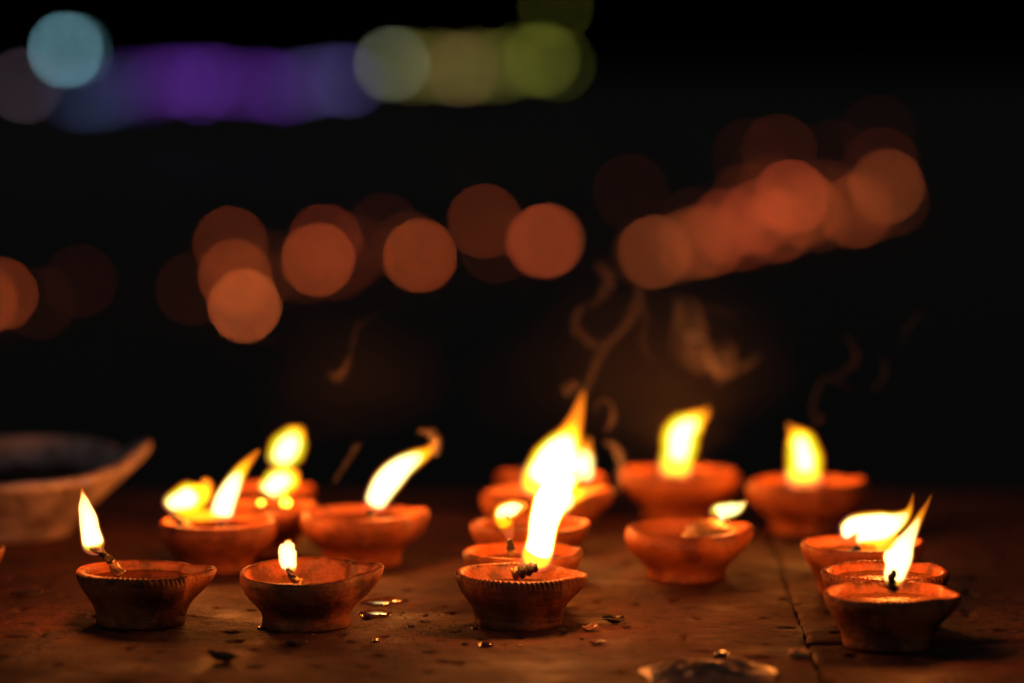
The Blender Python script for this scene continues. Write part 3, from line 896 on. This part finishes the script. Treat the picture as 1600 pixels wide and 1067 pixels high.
# ------------------------------------------------------------------ far lamps
def lathe(name, prof, n=16):
    verts, faces = [], []
    for (r, z) in prof:
        for k in range(n):
            a = 2 * math.pi * k / n
            verts.append((r * math.cos(a), r * math.sin(a), z))
    for i in range(len(prof) - 1):
        for k in range(n):
            k2 = (k + 1) % n
            faces.append((i * n + k, i * n + k2, (i + 1) * n + k2, (i + 1) * n + k))
    return mesh(name, verts, faces)
LR = 0.034                          # lantern globe radius
globe_me = lathe("globe", [(0.004, 0.062)] + [(LR * math.sin(a), 0.06 + LR - LR * math.cos(a)) for a in [0.35 + i * 0.305 for i in range(9)]])
base_me = lathe("base", [(0.002, 0), (0.055, 0), (0.058, 0.012), (0.03, 0.022), (0.024, 0.045), (0.034, 0.062), (0.03, 0.068), (0.002, 0.068)])
cap_me = lathe("cap", [(0.018, 0.120), (0.020, 0.126), (0.012, 0.134), (0.007, 0.138), (0.002, 0.148)])
base_me.materials.append(MAT["metal"]); cap_me.materials.append(MAT["metal"]); globe_me.materials.append(None)
glow_cache = {}
def glow_for(col, s):
    key = (tuple(col), round(s, 2))
    if key not in glow_cache:
        m = glow("lamp_glow", col, s)
        m.cycles.emission_sampling = 'NONE'
        glow_cache[key] = m
    return glow_cache[key]
def set_mat(o, m):
    o.material_slots[0].link = 'OBJECT'
    o.material_slots[0].material = m

ORANGE = (1.0, 0.150, 0.030)
RED = (1.0, 0.125, 0.036)
TAN = (1.0, 0.185, 0.042)
def lantern(px, py, level, col, label, group="glowing lanterns on the lower ground"):
    p = ground(px, py, GROUND_Z + 0.06 + LR)
    sc = max(0.7, p.y / 38.0)                    # bigger lanterns stand farther out
    p = ground(px, py, GROUND_Z + (0.06 + LR) * sc)
    o = empty("lantern", (p.x, p.y, GROUND_Z))
    o.scale = (sc, sc, sc)
    tag(o, label, "lantern", group)
    link("base", base_me, None, o)
    link("cap", cap_me, None, o)
    g = link("globe", globe_me, None, o)
    dpx = 2 * LR * sc * FPX / p.y
    cov = (dpx / 120.0) ** 2
    set_mat(g, glow_for(col, round((level if level > 0.2 else level * 0.55) * 0.21 / cov, 1)))
LAN = [
    (382, 478, 1.0, TAN, "lowest bright tan-orange light disc, left of centre"),
    (367, 432, 0.45, ORANGE, "orange light disc overlapping just above the lowest bright disc"),
    (360, 380, 0.22, ORANGE, "dim orange light disc at the top of the left trio"),
    (497, 406, 0.62, ORANGE, "orange light disc second from the left trio"),
    (508, 376, 0.22, RED, "dim red disc peeking above the orange disc next to the left trio"),
    (552, 392, 0.12, RED, "very dim red disc left of the round orange disc left of centre"),
    (656, 400, 0.62, ORANGE, "single round orange disc between the left discs and the centre"),
    (757, 346, 0.22, ORANGE, "dim brown-red disc left of the bright centre disc"),
    (775, 385, 0.08, ORANGE, "faintest disc hugging the lower left of the bright centre disc"),
    (848, 378, 0.55, RED, "bright coral-red disc at the centre of the picture"),
    (856, 376, 0.35, TAN, "inner half of the coral-red centre disc"),
    (2, 460, 0.34, ORANGE, "orange disc cut by the left edge of the picture"),
    (-30, 470, 0.40, ORANGE, "brighter disc beyond the left edge, only its right side showing"),
    (62, 474, 0.05, ORANGE, "hardly visible brown disc right of the left edge disc"),
    (125, 440, 0.05, RED, "hardly visible red disc in the dark upper left of the left trio"),
    (300, 452, 0.07, ORANGE, "faint brown glow left of the left trio"),
    (425, 418, 0.08, ORANGE, "faint disc between the left trio and its neighbour"),
    (600, 360, 0.08, RED, "faint red disc above and between the two round orange discs"),
    (985, 300, 0.05, RED, "faint red glow left above the right cluster"),
    (1023, 394, 0.42, TAN, "leftmost brownish disc of the right cluster"),
    (1012, 398, 0.10, TAN, "fainter twin behind the leftmost disc of the right cluster"),
    (1385, 292, 0.36, TAN, "upper right disc ending the right cluster"),
    (1378, 258, 0.12, RED, "dim disc topping the right end of the right cluster"),
    (1372, 208, 0.025, RED, "barely visible disc above the right end of the cluster"),
    (1337, 330, 0.32, ORANGE, "low disc near the right end of the right cluster"),
    (1217, 238, 0.13, ORANGE, "dim ring-like disc above the middle of the right cluster"),
    (1172, 244, 0.05, RED, "very dim disc left of the dim disc above the cluster"),
    (395, 440, 0.12, ORANGE, "thin brown disc peeking out right of the left trio"),
    (478, 418, 0.10, ORANGE, "thin brown disc showing left of the disc next to the left trio"),
    (528, 412, 0.14, RED, "dim red crescent right of the disc next to the left trio"),
    (640, 388, 0.14, TAN, "pale upper half inside the single round orange disc"),
    (1302, 246, 0.04, RED, "very dim disc right of the dim disc above the cluster"),
]
for (x, y, l, c, lab) in LAN:
    lantern(x, y, l, c, lab)
for (x, y, l, c) in [(1060, 388, 0.10, TAN), (1088, 350, 0.07, ORANGE), (1206, 300, 0.16, RED), (1274, 338, 0.16, TAN), (1394, 312, 0.12, TAN), (1082, 380, 0.26, TAN), (1108, 376, 0.36, ORANGE), (1136, 352, 0.34, RED),
                     (1160, 366, 0.22, RED), (1168, 312, 0.16, ORANGE), (1182, 340, 0.40, RED),
                     (1216, 352, 0.34, ORANGE), (1236, 308, 0.62, RED), (1258, 328, 0.30, ORANGE),
                     (1292, 308, 0.18, ORANGE), (1312, 322, 0.16, TAN), (1362, 322, 0.10, ORANGE)]:
    lantern(x, y, l, c, "one of the tightly overlapping orange discs inside the right cluster")

# strings of coloured bulbs on the far side
FARY = 70.0
BR = 0.066
bulb_me = lathe("bulb", [(0.004, -BR)] + [(BR * math.sin(a), -BR * math.cos(a)) for a in [0.2 + i * 0.305 for i in range(10)]] + [(0.004, BR)])
bulb_me.materials.append(None)
sock_me = lathe("socket", [(0.002, BR * 0.9), (0.04, BR * 0.9), (0.04, BR + 0.07), (0.012, BR + 0.09), (0.012, BR + 0.12)])
sock_me.materials.append(MAT["metal"])
def bulb(px, py, level, col, label, group, Y=FARY):
    p = at(px, py, Y)
    o = empty("string_bulb", p)
    tag(o, label, "light bulb", group)
    b = link("bulb", bulb_me, None, o)
    link("socket", sock_me, None, o)
    dpx = 2 * BR * FPX / Y
    set_mat(b, glow_for(col, round(level * 0.40 / (dpx / 120.0) ** 2, 2)))
    return p
TEAL = (0.36, 0.80, 0.95); BLUE = (0.14, 0.19, 0.50); PURP = (0.30, 0.07, 0.80); VIO = (0.22, 0.17, 0.60)
YEL = (0.58, 0.50, 0.10); TANF = (0.75, 0.47, 0.16); OLI = (0.48, 0.50, 0.06); GREY = (0.62, 0.68, 0.42); PINK = (0.6, 0.4, 0.55)
tops = []
bulb(38, 134, 0.075, PINK, "pinkish grey light disc at the far left of the coloured row", "coloured bulbs on the far side")
bulb(102, 78, 0.34, TEAL, "bright pale teal light disc at the upper left corner", "coloured bulbs on the far side")
bulb(118, 80, 0.06, TEAL, "dim teal disc half hidden behind the bright pale teal disc", "coloured bulbs on the far side")
bulb(612, 100, 0.17, GREY, "pale grey-white disc with crisp edge between violet and yellow lights", "coloured bulbs on the far side")
bulb(545, 128, 0.09, VIO, "lavender disc ending the violet lights", "coloured bulbs on the far side")
bulb(722, 108, 0.12, TANF, "tan disc in the middle of the yellow lights", "coloured bulbs on the far side")
bulb(848, 94, 0.13, OLI, "yellow-green disc at the right end of the coloured row", "coloured bulbs on the far side")
bulb(868, 12, 0.05, OLI, "dim olive disc at the top edge above the yellow-green end", "coloured bulbs on the far side")
bulb(555, 268, 0.008, BLUE, "hardly visible blue glow below the coloured row", "coloured bulbs on the far side")
random.seed(11)
for i in range(5):
    x = 118 + i * 18
    bulb(x, 150 - i * 2 + random.uniform(-5, 5), 0.045, BLUE, "one of the dim blue lights left of the purple lights", "dim blue bulbs of the far row")
for i in range(11):
    x = 208 + i * 24 + random.uniform(-8, 8)
    bulb(x, 136 - i * 0.5 + random.uniform(-9, 9), (0.040 + 0.030 * math.exp(-((i - 5) / 3.0) ** 2)) * random.uniform(.5, 1.9), PURP, "one of the overlapping purple lights of the far row", "purple bulbs of the far row")
for i in range(5):
    x = 470 + i * 17
    bulb(x, 128 + random.uniform(-6, 6), 0.050, VIO, "one of the blue-violet lights right of the purple ones", "blue-violet bulbs of the far row")
for i, x in enumerate((636, 655, 684, 700, 745, 764, 786, 812, 835, 872)):
    bulb(x, 106 - i * 1.0 + random.uniform(-5, 5), 0.042 if i % 2 else 0.06, YEL if i < 6 else OLI, "one of the dim yellow lights of the far row", "yellow bulbs of the far row")
# cable and posts that carry the bulbs
pts = [at(x, y, FARY) + Vector((0, 0, BR + 0.12)) for x, y in [(-30, 140), (100, 138), (200, 136), (450, 128), (612, 100), (720, 104), (860, 94), (905, 90)]]
S = catmull([tuple(p) for p in pts], 60)
cab = link("light_cable", sweep("light_cable", S, [0.012] * len(S), 6), MAT["metal"])
tag(cab, "dark cable carrying the row of coloured lights on the far side", "cable")
for x, y, h, lab in ((-25, 138, 0.35, "dark post left of the picture carrying the coloured lights"), (100, 60, 0.0, "dark post under the bright teal light"),
                (610, 98, 0.3, "dark post under the pale grey-white light"), (868, 6, 0.0, "dark post under the olive light at the top edge")):
    p = at(x, y, FARY + 0.16)
    o = link("light_post", lathe("light_post", [(0.002, 0), (0.09, 0), (0.09, 0.05), (0.045, 0.10), (0.035, p.z - GROUND_Z + h), (0.02, p.z - GROUND_Z + 0.03 + h), (0.002, p.z - GROUND_Z + 0.04 + h)], 10), MAT["metal"])
    o.location = (p.x, p.y, GROUND_Z)
    tag(o, lab, "post", "posts of the far lights")
